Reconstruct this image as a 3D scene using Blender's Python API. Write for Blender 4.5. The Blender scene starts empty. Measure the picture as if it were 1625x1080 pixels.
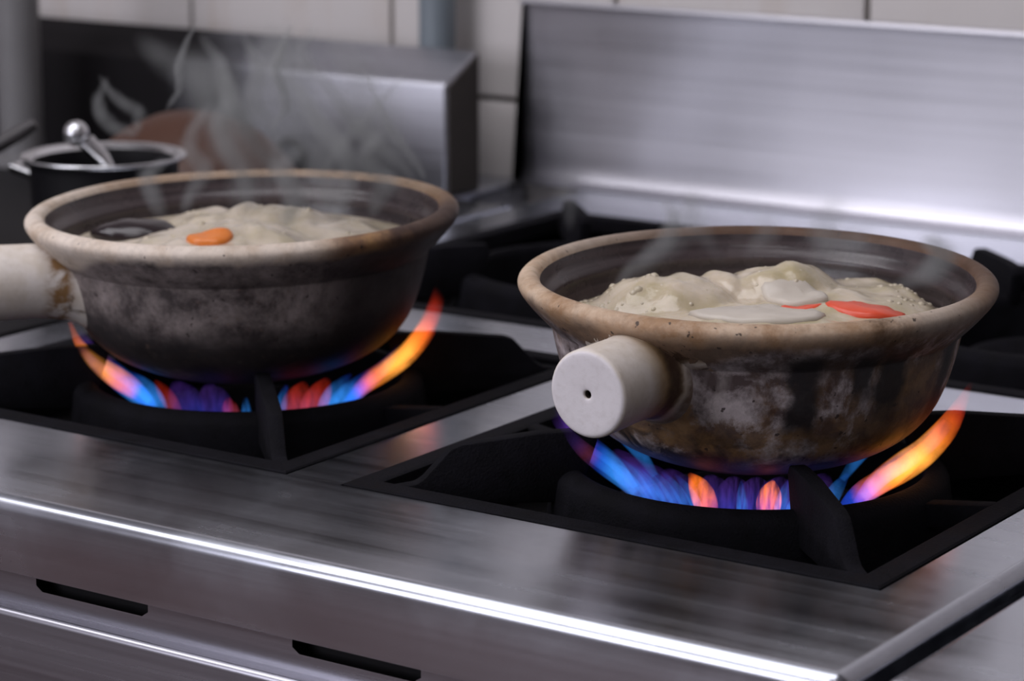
import bpy, bmesh, math, random
from mathutils import Vector, Matrix, noise

random.seed(7)
PI = math.pi
SC = bpy.context.scene
COL = SC.collection

# ------------------------------------------------------------------ camera, world, lights, exposure
# world: X along the front of the range to the right, Y towards the wall, Z up, deck of the range at z = 0
FPX, YAW, PITCH = 4250.0, math.radians(-34.3), math.radians(12.8)
CAM = Vector((0.642, -1.156, 0.3637))
fw = Vector((math.sin(YAW) * math.cos(PITCH), math.cos(YAW) * math.cos(PITCH), -math.sin(PITCH)))
cd = bpy.data.cameras.new('camera')
cam = bpy.data.objects.new('camera', cd)
COL.objects.link(cam)
cam.location = CAM
cam.rotation_euler = fw.to_track_quat('-Z', 'Y').to_euler()
cd.sensor_width = 36.0
cd.lens = FPX / 1625.0 * 36.0
cd.clip_start = 0.02
cd.dof.use_dof = True
cd.dof.focus_distance = 1.27
cd.dof.aperture_fstop = 9.5
SC.camera = cam

SC.view_settings.view_transform = 'Standard'
SC.view_settings.look = 'None'
SC.view_settings.gamma = 1.0
SC.view_settings.use_curve_mapping = False
SC.view_settings.exposure = -0.12
SC.cycles.max_bounces = 5
SC.cycles.diffuse_bounces = 2
SC.cycles.glossy_bounces = 3
SC.cycles.volume_bounces = 0
SC.cycles.use_adaptive_sampling = True
SC.cycles.adaptive_threshold = 0.04
SC.cycles.transparent_max_bounces = 48
SC.cycles.volume_step_rate = 2.5
SC.cycles.volume_max_steps = 96
SC.cycles.sample_clamp_indirect = 6.0
SC.cycles.caustics_reflective = False
SC.cycles.caustics_refractive = False

W = bpy.data.worlds.new('world')
SC.world = W
W.use_nodes = True
W.node_tree.nodes['Background'].inputs[0].default_value = (0.80, 0.79, 0.90, 1)
W.node_tree.nodes['Background'].inputs[1].default_value = 0.10

CEIL, FLOOR = 1.75, -0.85
LAMPS = [(-0.55, -0.32, 0.95, 1.6, 16.0, 'above the range'), (-1.35, -1.35, 0.95, 1.6, 25.0, 'in front of the left range'),
         (0.9, -1.7, 0.30, 1.2, 9.0, 'over the right side of the kitchen')]
LAMP_COL = (0.965, 0.95, 1.0)
FILL_WINDOW = (-2.05, -0.45, 0.05, 1.30, 32.0, (0.90, 0.90, 1.0))     # x0, x1, z0, z1 of the added unseen fill window, then its power and colour

# ------------------------------------------------------------------ helpers
def tag(o, label=None, cat=None, group=None, kind=None):
    if label: o['label'] = label
    if cat: o['category'] = cat
    if group: o['group'] = group
    if kind: o['kind'] = kind
    return o

def empty(name, loc=(0, 0, 0), rz=0.0, label=None, cat=None, group=None):
    o = bpy.data.objects.new(name, None)
    o.empty_display_size = 0.02
    COL.objects.link(o)
    o.location = loc
    o.rotation_euler = (0, 0, rz)
    return tag(o, label, cat, group)

def obj(name, bm, mat, parent=None, smooth=True, loc=None, rot=None, sharp=None):
    bmesh.ops.remove_doubles(bm, verts=bm.verts[:], dist=1e-6)
    bmesh.ops.recalc_face_normals(bm, faces=bm.faces[:])
    me = bpy.data.meshes.new(name)
    bm.to_mesh(me)
    bm.free()
    o = bpy.data.objects.new(name, me)
    COL.objects.link(o)
    if mat: me.materials.append(mat)
    if smooth:
        for p in me.polygons: p.use_smooth = True
        me.set_sharp_from_angle(angle=math.radians(sharp or 40))
    if parent: o.parent = parent
    if loc: o.location = loc
    if rot: o.rotation_euler = rot
    return o

def lathe(profile, seg=96, bm=None, closed=False, warp=None):
    bm = bm or bmesh.new()
    rings = []
    for (r, z) in profile:
        if r < 1e-6:
            rings.append([bm.verts.new((0, 0, z))])
        else:
            ring = []
            for i in range(seg):
                a = 2 * PI * i / seg
                rr, zz = (r, z) if warp is None else warp(r, z, a)
                ring.append(bm.verts.new((rr * math.cos(a), rr * math.sin(a), zz)))
            rings.append(ring)
    pairs = list(zip(rings, rings[1:]))
    if closed: pairs.append((rings[-1], rings[0]))
    for A, B in pairs:
        for i in range(seg):
            j = (i + 1) % seg
            if len(A) == 1 and len(B) == 1: continue
            if len(A) == 1: bm.faces.new((A[0], B[i], B[j]))
            elif len(B) == 1: bm.faces.new((A[i], A[j], B[0]))
            else: bm.faces.new((A[i], A[j], B[j], B[i]))
    return bm

def tube(pts, radii, seg=16, bm=None, flat=1.0, cap=True):
    """sweep an ellipse along points; flat scales the sideways axis"""
    bm = bm or bmesh.new()
    pts = [Vector(p) for p in pts]
    n = len(pts)
    rings = []
    up = Vector((0, 0, 1))
    prev = None
    for i, p in enumerate(pts):
        t = (pts[min(i + 1, n - 1)] - pts[max(i - 1, 0)]).normalized()
        if prev is None:
            a = t.cross(up)
            if a.length < 1e-3: a = t.cross(Vector((0, 1, 0)))
        else:
            a = prev - t * prev.dot(t)
        a.normalize()
        prev = a
        b = t.cross(a)
        r = radii[i] if hasattr(radii, '__len__') else radii
        rings.append([bm.verts.new(p + a * (r * flat * math.cos(2 * PI * k / seg)) + b * (r * math.sin(2 * PI * k / seg))) for k in range(seg)])
    for A, B in zip(rings, rings[1:]):
        for k in range(seg):
            j = (k + 1) % seg
            bm.faces.new((A[k], A[j], B[j], B[k]))
    if cap:
        bm.faces.new(rings[0][::-1])
        bm.faces.new(rings[-1])
    return bm

def box(x0, x1, y0, y1, z0, z1, bev=0.0, seg=2, bm=None):
    b = bmesh.new()
    bmesh.ops.create_cube(b, size=1.0)
    for v in b.verts:
        v.co = Vector((x0 + (v.co.x + .5) * (x1 - x0), y0 + (v.co.y + .5) * (y1 - y0), z0 + (v.co.z + .5) * (z1 - z0)))
    if bev > 0:
        bmesh.ops.bevel(b, geom=b.edges[:], offset=bev, segments=seg, profile=0.5, affect='EDGES')
    if bm is None: return b
    m = bpy.data.meshes.new('tmp'); b.to_mesh(m); b.free(); bm.from_mesh(m); bpy.data.meshes.remove(m)
    return bm

def prism(poly, axis_a, axis_b, axis_n, half, bev=0.0, origin=Vector((0, 0, 0))):
    """extrude polygon poly[(a,b)] along +-axis_n by half"""
    b = bmesh.new()
    A = [b.verts.new(origin + axis_a * p + axis_b * q - axis_n * half) for p, q in poly]
    B = [b.verts.new(origin + axis_a * p + axis_b * q + axis_n * half) for p, q in poly]
    b.faces.new(A[::-1]); b.faces.new(B)
    n = len(poly)
    for i in range(n):
        j = (i + 1) % n
        b.faces.new((A[i], A[j], B[j], B[i]))
    if bev > 0:
        bmesh.ops.recalc_face_normals(b, faces=b.faces[:])
        bmesh.ops.bevel(b, geom=b.edges[:], offset=bev, segments=2, profile=0.5, affect='EDGES')
    return b

def smooth_profile(pts, sub=5):
    """Catmull-Rom through (r,z) points"""
    out = []
    n = len(pts)
    for i in range(n - 1):
        p0, p1, p2, p3 = pts[max(i - 1, 0)], pts[i], pts[i + 1], pts[min(i + 2, n - 1)]
        for k in range(sub):
            t = k / sub
            out.append(tuple(0.5 * (2 * p1[d] + (p2[d] - p0[d]) * t + (2 * p0[d] - 5 * p1[d] + 4 * p2[d] - p3[d]) * t * t
                                    + (-p0[d] + 3 * p1[d] - 3 * p2[d] + p3[d]) * t ** 3) for d in range(len(p1))))
    out.append(pts[-1])
    return out

# ------------------------------------------------------------------ node helpers
class N:
    def __init__(s, name):
        s.m = bpy.data.materials.new(name)
        s.m.use_nodes = True
        s.t = s.m.node_tree
        s.b = s.t.nodes['Principled BSDF']
        s.out = s.t.nodes['Material Output']
    def new(s, typ, **kw):
        n = s.t.nodes.new(typ)
        for k, v in kw.items(): setattr(n, k, v)
        return n
    def link(s, a, b):
        s.t.links.new(a, b)
    def put(s, sock, v):
        if hasattr(v, 'is_output') or isinstance(v, bpy.types.NodeSocket): s.link(v, sock)
        elif v is not None: sock.default_value = v
    def math(s, op, a, b=None, c=None, clamp=False):
        n = s.new('ShaderNodeMath', operation=op, use_clamp=clamp)
        s.put(n.inputs[0], a)
        if b is not None: s.put(n.inputs[1], b)
        if c is not None: s.put(n.inputs[2], c)
        return n.outputs[0]
    def vmath(s, op, a, b=None):
        n = s.new('ShaderNodeVectorMath', operation=op)
        s.put(n.inputs[0], a)
        if b is not None: s.put(n.inputs[1], b)
        return n.outputs[0]
    def coord(s, which='Object'):
        return s.new('ShaderNodeTexCoord').outputs[which]
    def mapping(s, v, scale=(1, 1, 1), loc=(0, 0, 0), rot=(0, 0, 0)):
        n = s.new('ShaderNodeMapping')
        s.link(v, n.inputs[0])
        n.inputs['Scale'].default_value = scale
        n.inputs['Location'].default_value = loc
        n.inputs['Rotation'].default_value = rot
        return n.outputs[0]
    def noise(s, v, scale=5.0, detail=4.0, rough=0.55, dist=0.0):
        n = s.new('ShaderNodeTexNoise')
        s.link(v, n.inputs['Vector'])
        n.inputs['Scale'].default_value = scale
        n.inputs['Detail'].default_value = detail
        n.inputs['Roughness'].default_value = rough
        n.inputs['Distortion'].default_value = dist
        return n.outputs['Fac']
    def sep(s, v):
        n = s.new('ShaderNodeSeparateXYZ'); s.link(v, n.inputs[0]); return n.outputs
    def comb(s, x, y, z):
        n = s.new('ShaderNodeCombineXYZ')
        for i, v in enumerate((x, y, z)): s.put(n.inputs[i], v)
        return n.outputs[0]
    def ramp(s, v, stops, interp='LINEAR'):
        n = s.new('ShaderNodeValToRGB')
        n.color_ramp.interpolation = interp
        e = n.color_ramp.elements
        while len(e) < len(stops): e.new(0.5)
        for i, (p, c) in enumerate(stops):
            e[i].position = p
            e[i].color = (c, c, c, 1) if not hasattr(c, '__len__') else (*c, 1)
        s.link(v, n.inputs[0])
        return n.outputs[0]
    def rng(s, v, a, b, c=0.0, d=1.0, smooth=False):
        n = s.new('ShaderNodeMapRange')
        n.interpolation_type = 'SMOOTHSTEP' if smooth else 'LINEAR'
        s.put(n.inputs[0], v)
        for i, x in enumerate((a, b, c, d)): s.put(n.inputs[i + 1], x)
        return n.outputs[0]
    def mix(s, f, a, b, blend='MIX'):
        n = s.new('ShaderNodeMix', data_type='RGBA', blend_type=blend)
        s.put(n.inputs[0], f)
        s.put(n.inputs[6], (*a, 1) if isinstance(a, tuple) else a)
        s.put(n.inputs[7], (*b, 1) if isinstance(b, tuple) else b)
        return n.outputs[2]
    def bump(s, h, strength=0.3, dist=0.001, normal=None):
        n = s.new('ShaderNodeBump')
        n.inputs['Strength'].default_value = strength
        n.inputs['Distance'].default_value = dist
        s.link(h, n.inputs['Height'])
        if normal is not None: s.link(normal, n.inputs['Normal'])
        s.link(n.outputs[0], s.b.inputs['Normal'])
        return n.outputs[0]
    def set(s, **kw):
        for k, v in kw.items():
            k = k.replace('_', ' ')
            sock = s.b.inputs[k]
            if isinstance(v, tuple) and len(v) == 3 and sock.type == 'RGBA': v = (*v, 1)
            s.put(sock, v)
        return s.m

# ------------------------------------------------------------------ materials
def m_plain(name, col, rough=0.5, metal=0.0, **kw):
    n = N(name)
    c = n.coord()
    f = n.noise(c, 40, 4)
    n.set(Base_Color=n.mix(f, tuple(x * 0.85 for x in col), tuple(min(1, x * 1.15) for x in col)), Roughness=rough, Metallic=metal, **kw)
    return n.m

def m_steel(name, col=(0.60, 0.59, 0.625), rough=0.30, aniso=0.65, grain=(1, 0, 0), var=0.12, darkening=None, smear=0.0, bands=0.0):
    n = N(name)
    c = n.coord()
    gs = tuple(3.0 if g else 260.0 for g in grain)
    st = n.noise(n.mapping(c, gs), 1.0, 6, 0.6)
    st2 = n.noise(n.mapping(c, tuple(x * 0.25 for x in gs)), 1.0, 4, 0.6)
    sm = n.noise(c, 9.0, 5, 0.6, 0.6)
    base = n.mix(n.rng(st, .3, .7), tuple(x * (1 - var) for x in col), tuple(min(1, x * (1 + var)) for x in col))
    rg = n.math('MULTIPLY_ADD', n.math('SUBTRACT', st2, 0.5), 0.22, rough)
    if bands:
        rg = n.math('ADD', rg, n.math('MULTIPLY', n.math('SUBTRACT', n.noise(n.mapping(c, (11, 1, 2.2)), 1.0, 3, .5), .5), bands))
    if smear:
        s2 = n.rng(n.noise(n.mapping(c, (5, 14, 14)), 1.0, 6, 0.62, 0.8), .46, .70)
        base = n.mix(n.math('MULTIPLY', s2, smear), base, (0.20, 0.20, 0.225))
        # fine hairline scratches running every which way
        for k, (sc_, rot) in enumerate((((7, 300, 7), 0.9), ((6, 260, 6), 1.25), ((9, 340, 9), 0.3))):
            h = n.noise(n.mapping(c, sc_, (k * 3.1, k, 0), (0, 0, rot)), 1.0, 2, 0.5, 0.35)
            h = n.math('MULTIPLY', n.rng(h, .70, .76), n.rng(n.noise(c, 14 + 5 * k, 2), .48, .6))
            base = n.mix(n.math('MULTIPLY', h, 0.18), base, (0.12, 0.12, 0.14))
        rg = n.math('ADD', rg, n.math('MULTIPLY', n.rng(sm, .4, .7), 0.08))
    if darkening:  # paints a dark reflection into the colour, fading out to the right
        x0, x1 = darkening
        X = n.sep(c)[0]
        k = n.rng(n.math('ADD', X, n.math('MULTIPLY', n.math('SUBTRACT', n.noise(c, 9, 4), .5), 0.25)), x0, x1, 0, 1, True)
        base = n.mix(k, (0.006, 0.005, 0.006), base)
        n.b.inputs['Specular IOR Level'].default_value = 0.15
        rg = n.math('ADD', rg, n.math('MULTIPLY', n.math('SUBTRACT', 1.0, k), 0.35))
        n.set(Metallic=k)
    else:
        n.set(Metallic=1.0)
    nor = n.new('ShaderNodeNewGeometry').outputs['Normal']
    tan = n.vmath('CROSS_PRODUCT', nor, (grain[0] + 0.003, grain[1] + 0.005, grain[2] + 0.004))
    n.link(tan, n.b.inputs['Tangent'])
    n.set(Base_Color=base, Roughness=rg, Anisotropic=aniso)
    n.bump(st, 0.05, 0.0004)
    return n.m

M = {}
M['deck'] = m_steel('brushed_steel_deck', col=(0.505, 0.525, 0.585), rough=0.205, aniso=0.62, var=0.035, smear=0.20)
M['panel'] = m_steel('brushed_steel_panel', col=(0.385, 0.38, 0.425), rough=0.26, aniso=0.3)
M['splash'] = m_steel('brushed_steel_backsplash', col=(0.53, 0.52, 0.565), rough=0.36, aniso=0.75, var=0.05, bands=0.14)
M['guard'] = m_steel('steel_guard', col=(0.38, 0.38, 0.42), rough=0.38, aniso=0.4, darkening=(-0.90, -0.72))  # left part carries a painted dark reflection
M['steel'] = m_steel('polished_steel', col=(0.66, 0.66, 0.68), rough=0.22, aniso=0.0)
M['dark_steel'] = m_plain('blackened_well_steel', (0.012, 0.011, 0.013), 0.45, 0.6)

def m_iron():
    n = N('cast_iron')
    c = n.coord()
    a = n.noise(c, 60, 5, 0.65)
    b = n.noise(c, 700, 3, 0.6)
    col = n.mix(n.rng(a, .35, .75), (0.0035, 0.0032, 0.0045), (0.009, 0.0085, 0.012))
    n.set(Base_Color=col, Roughness=n.rng(a, .3, .7, .72, .92), Metallic=0.0)
    n.b.inputs['Specular IOR Level'].default_value = 0.10
    n.bump(n.math('ADD', n.math('MULTIPLY', a, .8), b), 0.6, 0.0009)
    return n.m
M['iron'] = m_iron()

def m_tile():
    n = N('glazed_wall_tile')
    c = n.coord()
    inf = n.new('ShaderNodeObjectInfo').outputs['Random']
    w = n.new('ShaderNodeNewGeometry').outputs['Position']
    st = n.noise(n.mapping(w, (22, 22, 2.2)), 1.0, 4, 0.6)
    bl = n.noise(w, 7, 4)
    col = n.mix(n.rng(inf, 0, 1), (0.62, 0.58, 0.575), (0.68, 0.64, 0.63))
    col = n.mix(n.math('MULTIPLY', n.rng(st, .52, .75), n.math('MULTIPLY', n.rng(bl, .4, .65), 0.55)), col, (0.50, 0.38, 0.29))
    n.set(Base_Color=col, Roughness=0.18)
    return n.m
M['tile'] = m_tile()
M['grout'] = m_plain('brown_grout', (0.17, 0.145, 0.11), 0.85)
M['floor'] = m_plain('red_brown_floor_tile', (0.105, 0.062, 0.058), 0.45)
M['plaster'] = m_plain('painted_plaster', (0.50, 0.47, 0.48), 0.7)
M['ceiling'] = m_plain('ceiling_paint', (0.62, 0.62, 0.64), 0.7)
M['guard_shade'] = m_plain('shaded_guard_end', (0.085, 0.075, 0.070), 0.6, 0.0, Specular_IOR_Level=0.2)  # shade on the guard's end, put into the colour
M['post'] = m_plain('grey_painted_post', (0.16, 0.155, 0.16), 0.55)
M['old_iron'] = m_plain('dull_worn_iron', (0.045, 0.040, 0.042), 0.5)
M['pipe'] = m_plain('grey_blue_painted_pipe', (0.18, 0.21, 0.24), 0.4)
M['black'] = m_plain('black_enamel', (0.006, 0.0055, 0.007), 0.55, 0.0, Specular_IOR_Level=0.2)
M['lamp_white'] = m_plain('white_lamp_housing', (0.7, 0.7, 0.7), 0.5)
M['carrot'] = m_plain('cooked_carrot', (0.74, 0.085, 0.035), 0.32)
M['carrot_orange'] = m_plain('cooked_orange_carrot', (0.72, 0.20, 0.03), 0.32)
M['slice'] = m_plain('pale_cooked_slice', (0.56, 0.50, 0.43), 0.35)
M['mushroom'] = m_plain('dark_wet_skin', (0.030, 0.022, 0.024), 0.12)
M['lid'] = m_plain('red_brown_glaze', (0.062, 0.019, 0.007), 0.5)
M['knob'] = m_plain('dark_blue_black_plastic', (0.012, 0.013, 0.022), 0.35)

def m_pot(name, kind):
    """unglazed clay outside: pale rim, brown burns and sooty black from the flame"""
    n = N(name)
    c = n.coord()
    x, y, z = n.sep(c)
    ang = n.math('ARCTAN2', y, x)
    big = n.noise(c, 16, 5, 0.62, 0.4)
    mid = n.noise(c, 45, 5, 0.65, 0.3)
    fine = n.noise(c, 220, 4, 0.65)
    speck = n.noise(c, 210, 2, 0.5)
    streak = n.noise(n.mapping(c, (38, 38, 7)), 1.0, 5, 0.6, 0.4)
    cream = n.mix(n.rng(mid, .35, .7), (0.68, 0.585, 0.505), (0.56, 0.455, 0.365))
    grey = n.mix(n.rng(mid, .36, .66), (0.30, 0.26, 0.255), (0.15, 0.118, 0.115))
    def near(a0, w, soft):
        d = n.math('ABSOLUTE', n.math('SUBTRACT', n.math('PINGPONG', n.math('ADD', n.math('SUBTRACT', ang, a0), 4 * PI), PI), 0.0))
        return n.rng(n.math('ADD', d, n.math('MULTIPLY', n.math('SUBTRACT', mid, .5), soft)), w, w * 0.35, 0, 1, True)
    if kind == 'right':
        zz = n.math('ADD', z, n.math('MULTIPLY', n.math('SUBTRACT', big, 0.5), 0.034))
        cloud = n.noise(c, 26, 8, 0.68, 0.25)
        cl2 = n.noise(n.mapping(c, (1, 1, .6), (3, 1, 2)), 34, 8, 0.68, 0.2)
        body = n.mix(n.rng(cloud, .42, .58), (0.62, 0.54, 0.55), (0.080, 0.055, 0.053))
        body = n.mix(n.math('MULTIPLY', n.rng(streak, .50, .66), .5), body, (0.47, 0.415, 0.40))
        brown = n.mix(n.rng(mid, .38, .62), (0.27, 0.150, 0.062), (0.070, 0.033, 0.018))
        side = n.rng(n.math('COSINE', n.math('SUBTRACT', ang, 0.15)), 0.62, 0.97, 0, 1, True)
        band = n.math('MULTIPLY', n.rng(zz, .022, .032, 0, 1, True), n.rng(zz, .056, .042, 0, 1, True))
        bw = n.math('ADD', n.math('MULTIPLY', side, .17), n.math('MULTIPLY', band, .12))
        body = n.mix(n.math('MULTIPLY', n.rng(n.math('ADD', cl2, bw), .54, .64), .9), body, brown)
        # shade painted in under the lip, and black crusts low down
        body = n.mix(n.math('MULTIPLY', n.math('MULTIPLY', n.rng(z, .066, .078, 0, 1, True), n.rng(cl2, .40, .58)), .75), body, (0.050, 0.034, 0.030))
        body = n.mix(n.math('MULTIPLY', n.rng(n.noise(c, 48, 4, .6, .6), .47, .56), n.rng(zz, 0.044, 0.028, 0, .95)), body, (0.009, 0.007, 0.007))
        body = n.mix(n.rng(zz, 0.034, 0.017, 0, 0.94, True), body, (0.013, 0.010, 0.011))
        for a0, w, zb in ((-0.83, 0.12, 0.036), (-0.55, 0.09, 0.052), (-0.38, 0.12, 0.044), (0.10, 0.12, 0.030)):
            body = n.mix(n.math('MULTIPLY', near(a0, w, .20), n.math('MULTIPLY', n.rng(zz, zb, zb + 0.012, 0, .95), n.rng(z, .088, .080))), body, (0.010, 0.008, 0.009))
        rimc = n.mix(n.rng(cloud, .38, .60), (0.60, 0.455, 0.335), (0.33, 0.195, 0.105))
        pale = n.math('MAXIMUM', near(-0.22, 0.34, .25), n.math('MULTIPLY', near(2.75, 0.75, .2), n.rng(z, .093, .098)))
        rimc = n.mix(n.math('MULTIPLY', pale, .85), rimc, cream)
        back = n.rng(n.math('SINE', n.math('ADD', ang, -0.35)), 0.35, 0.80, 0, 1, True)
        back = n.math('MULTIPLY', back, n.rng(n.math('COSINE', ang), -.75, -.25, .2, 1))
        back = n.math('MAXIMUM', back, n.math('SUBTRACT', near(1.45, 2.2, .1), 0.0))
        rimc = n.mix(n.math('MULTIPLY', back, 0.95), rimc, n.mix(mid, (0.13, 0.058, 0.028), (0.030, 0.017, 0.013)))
        outer = n.rng(n.math('ADD', z, n.math('MULTIPLY', n.math('SUBTRACT', cloud, .5), 0.03)), 0.0965, 0.086, 0, 1, True)
        outer = n.math('MULTIPLY', outer, n.math('SUBTRACT', 1.0, n.math('MULTIPLY', near(-0.22, 0.40, .2), .7)))
        rimc = n.mix(n.math('MULTIPLY', outer, .85), rimc, n.mix(n.rng(cl2, .4, .6), (0.19, 0.110, 0.065), (0.055, 0.031, 0.022)))
        rimc = n.mix(n.math('MULTIPLY', near(-0.47, 0.16, .3), n.rng(cl2, .40, .56, 0, .85)), rimc, (0.10, 0.050, 0.020))
        rim0, rim1, hand = 0.0840, 0.0915, -1.60
    else:
        zz = n.math('ADD', z, n.math('MULTIPLY', n.math('SUBTRACT', big, 0.5), 0.040))
        cloud = n.noise(c, 26, 8, 0.72, 0.15)
        body = n.mix(n.rng(cloud, .40, .60), (0.30, 0.25, 0.24), (0.050, 0.038, 0.037))
        body = n.mix(n.rng(zz, 0.060, 0.040, 0, .95, True), body, (0.014, 0.011, 0.012))
        body = n.mix(n.math('MULTIPLY', n.rng(fine, .62, .72), n.rng(z, .03, .05, 0.0, .6)), body, (0.20, 0.13, 0.10))
        body = n.mix(n.math('MULTIPLY', n.rng(n.noise(c, 38, 4, .6), .60, .70), n.rng(z, .012, .03, 0.0, .7)), body, (0.15, 0.12, 0.11))
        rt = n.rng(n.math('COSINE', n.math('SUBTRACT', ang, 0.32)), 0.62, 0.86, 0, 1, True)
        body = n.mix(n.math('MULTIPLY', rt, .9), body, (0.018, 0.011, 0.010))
        rimc = n.mix(n.rng(mid, .50, .74, 0, .5), cream, (0.31, 0.20, 0.12))
        amber = n.rng(n.math('COSINE', n.math('SUBTRACT', ang, 0.10)), 0.76, 0.90, 0, 1, True)
        rimc = n.mix(n.math('MULTIPLY', amber, .9), rimc, n.mix(n.rng(mid, .4, .6), (0.30, 0.145, 0.035), (0.13, 0.055, 0.022)))
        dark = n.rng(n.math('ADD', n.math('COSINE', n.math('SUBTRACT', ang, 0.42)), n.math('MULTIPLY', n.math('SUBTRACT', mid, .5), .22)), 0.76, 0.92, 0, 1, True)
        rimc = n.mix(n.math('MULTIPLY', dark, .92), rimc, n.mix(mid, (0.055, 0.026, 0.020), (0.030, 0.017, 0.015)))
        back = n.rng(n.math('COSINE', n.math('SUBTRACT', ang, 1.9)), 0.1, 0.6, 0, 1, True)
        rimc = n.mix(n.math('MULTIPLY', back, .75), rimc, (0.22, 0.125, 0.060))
        rim0, rim1, hand = 0.0885, 0.0940, -2.10
    zr = n.math('ADD', z, n.math('MULTIPLY', near(hand, .62, .2), 0.012))
    rim = n.rng(n.math('ADD', zr, n.math('MULTIPLY', n.math('SUBTRACT', mid, .5), 0.010)), rim0, rim1, 0, 1, True)
    col = n.mix(rim, body, rimc)
    col = n.mix(n.math('MULTIPLY', n.rng(speck, .69, .72), .85), col, (0.03, 0.02, 0.018))
    col = n.mix(n.math('MULTIPLY', n.rng(fine, .45, .75), .25), col, (0.06, 0.04, 0.035))
    n.set(Base_Color=col, Roughness=n.rng(mid, .3, .7, .50, .68))
    n.b.inputs['Specular IOR Level'].default_value = 0.35
    n.bump(n.math('ADD', fine, n.math('MULTIPLY', mid, 2.0)), 0.25, 0.0008)
    return n.m
M['pot_right'] = m_pot('scorched_clay_right', 'right')
M['pot_left'] = m_pot('scorched_clay_left', 'left')

def m_glaze():
    n = N('dark_brown_glaze')
    c = n.coord()
    z = n.sep(c)[2]
    band = n.noise(n.mapping(c, (4, 4, 300)), 1.0, 3)
    mid = n.noise(c, 50, 4)
    col = n.mix(n.rng(band, .4, .65), (0.030, 0.022, 0.024), (0.070, 0.052, 0.055))
    col = n.mix(n.math('MULTIPLY', n.rng(mid, .5, .7), .4), col, (0.11, 0.085, 0.085))
    n.set(Base_Color=col, Roughness=n.rng(mid, .3, .7, .20, .34))
    n.bump(n.math('ADD', band, mid), 0.2, 0.0006)
    return n.m
M['glaze'] = m_glaze()

def m_handle(name, kind):
    n = N(name)
    c = n.coord()          # x runs from the pot to the handle end
    x, y, z = n.sep(c)
    mid = n.noise(c, 60, 5, 0.62, 0.3)
    big = n.noise(c, 24, 4, 0.6, 0.4)
    fine = n.noise(c, 260, 4, 0.6)
    col = n.mix(n.rng(mid, .35, .7), (0.74, 0.68, 0.64), (0.63, 0.555, 0.48))
    col = n.mix(n.math('MULTIPLY', n.rng(big, .5, .68), .35), col, (0.50, 0.42, 0.31))
    xx = n.math('ADD', x, n.math('MULTIPLY', n.math('SUBTRACT', big, .5), 0.020))
    endx = .1510 if kind == 'right' else .1480
    col = n.mix(n.rng(x, endx - .0012, endx - .0002, 0, .9), col, n.mix(mid, (0.80, 0.76, 0.80), (0.70, 0.66, 0.69)))  # cool daylight on the end face, put into its colour
    if kind == 'right':
        g = n.math('MULTIPLY', n.rng(xx, .133, .113, 0, 1, True), n.rng(xx, .098, .106, 0, 1, True))
        col = n.mix(n.math('MULTIPLY', g, n.rng(y, -0.014, 0.010, .15, .95)), col, (0.27, 0.165, 0.065))
        g = n.math('MULTIPLY', n.rng(xx, .118, .110, 0, 1, True), n.rng(xx, .100, .106, 0, 1, True))
        col = n.mix(n.math('MULTIPLY', g, n.rng(y, -0.010, 0.008, 0, .95)), col, (0.045, 0.022, 0.014))
        rootc = n.mix(n.rng(mid, .38, .62), (0.34, 0.285, 0.265), (0.17, 0.115, 0.085))
        col = n.mix(n.rng(xx, .102, .097, 0, 1, True), col, rootc)
    else:
        pt = n.math('MULTIPLY', n.math('MULTIPLY', n.rng(xx, .122, .113, 0, 1, True), n.rng(xx, .100, .108, 0, 1, True)), n.rng(mid, .40, .52))
        col = n.mix(n.math('MULTIPLY', pt, .95), col, (0.22, 0.105, 0.025))
        pt = n.math('MULTIPLY', n.math('MULTIPLY', n.rng(xx, .108, .104, 0, 1), n.rng(xx, .092, .097, 0, 1)), n.rng(n.noise(c, 110, 4, .6, .5), .54, .62))
        col = n.mix(n.math('MULTIPLY', pt, .75), col, (0.10, 0.06, 0.035))
        col = n.mix(n.rng(n.math('ADD', xx, n.math('MULTIPLY', z, .25)), .094, .084, 0, .85, True), col, (0.16, 0.125, 0.11))
    col = n.mix(n.math('MULTIPLY', n.rng(fine, .5, .75), .15), col, (0.25, 0.18, 0.12))
    n.set(Base_Color=col, Roughness=0.6)
    n.b.inputs['Specular IOR Level'].default_value = 0.3
    n.bump(n.math('ADD', fine, n.math('MULTIPLY', mid, 2.0)), 0.2, 0.0006)
    return n.m
M['handle_right'] = m_handle('pale_clay_handle_right', 'right')
M['handle_left'] = m_handle('pale_clay_handle_left', 'left')
M['hole'] = m_plain('dark_hole_clay', (0.05, 0.035, 0.03), 0.8)

def m_broth(name, a, b):
    n = N(name)
    c = n.coord()
    f = n.noise(c, 38, 4, 0.6, 0.5)
    g = n.noise(c, 260, 3, 0.6)
    col = n.mix(n.rng(f, .38, .66), a, b)
    n.set(Base_Color=col, Roughness=0.13)
    n.b.inputs['Subsurface Weight'].default_value = 0.2
    n.b.inputs['Subsurface Radius'].default_value = (0.006, 0.005, 0.003)
    n.b.inputs['Subsurface Scale'].default_value = 1.0
    n.bump(n.math('ADD', n.math('MULTIPLY', g, .6), f), 0.32, 0.0014)
    return n.m
M['broth'] = m_broth('milky_boiling_broth', (0.60, 0.505, 0.395), (0.46, 0.385, 0.235))
M['broth2'] = m_broth('milky_foaming_broth', (0.62, 0.535, 0.445), (0.48, 0.41, 0.30))
def m_bubble():
    n = N('foam_bubble')
    c = n.coord()
    n.set(Base_Color=n.mix(n.noise(c, 90, 2), (0.60, 0.52, 0.42), (0.50, 0.43, 0.30)), Roughness=0.10)
    n.b.inputs['Subsurface Weight'].default_value = 0.2
    n.b.inputs['Subsurface Radius'].default_value = (0.003, 0.003, 0.002)
    return n.m
M['bubble'] = m_bubble()

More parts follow.
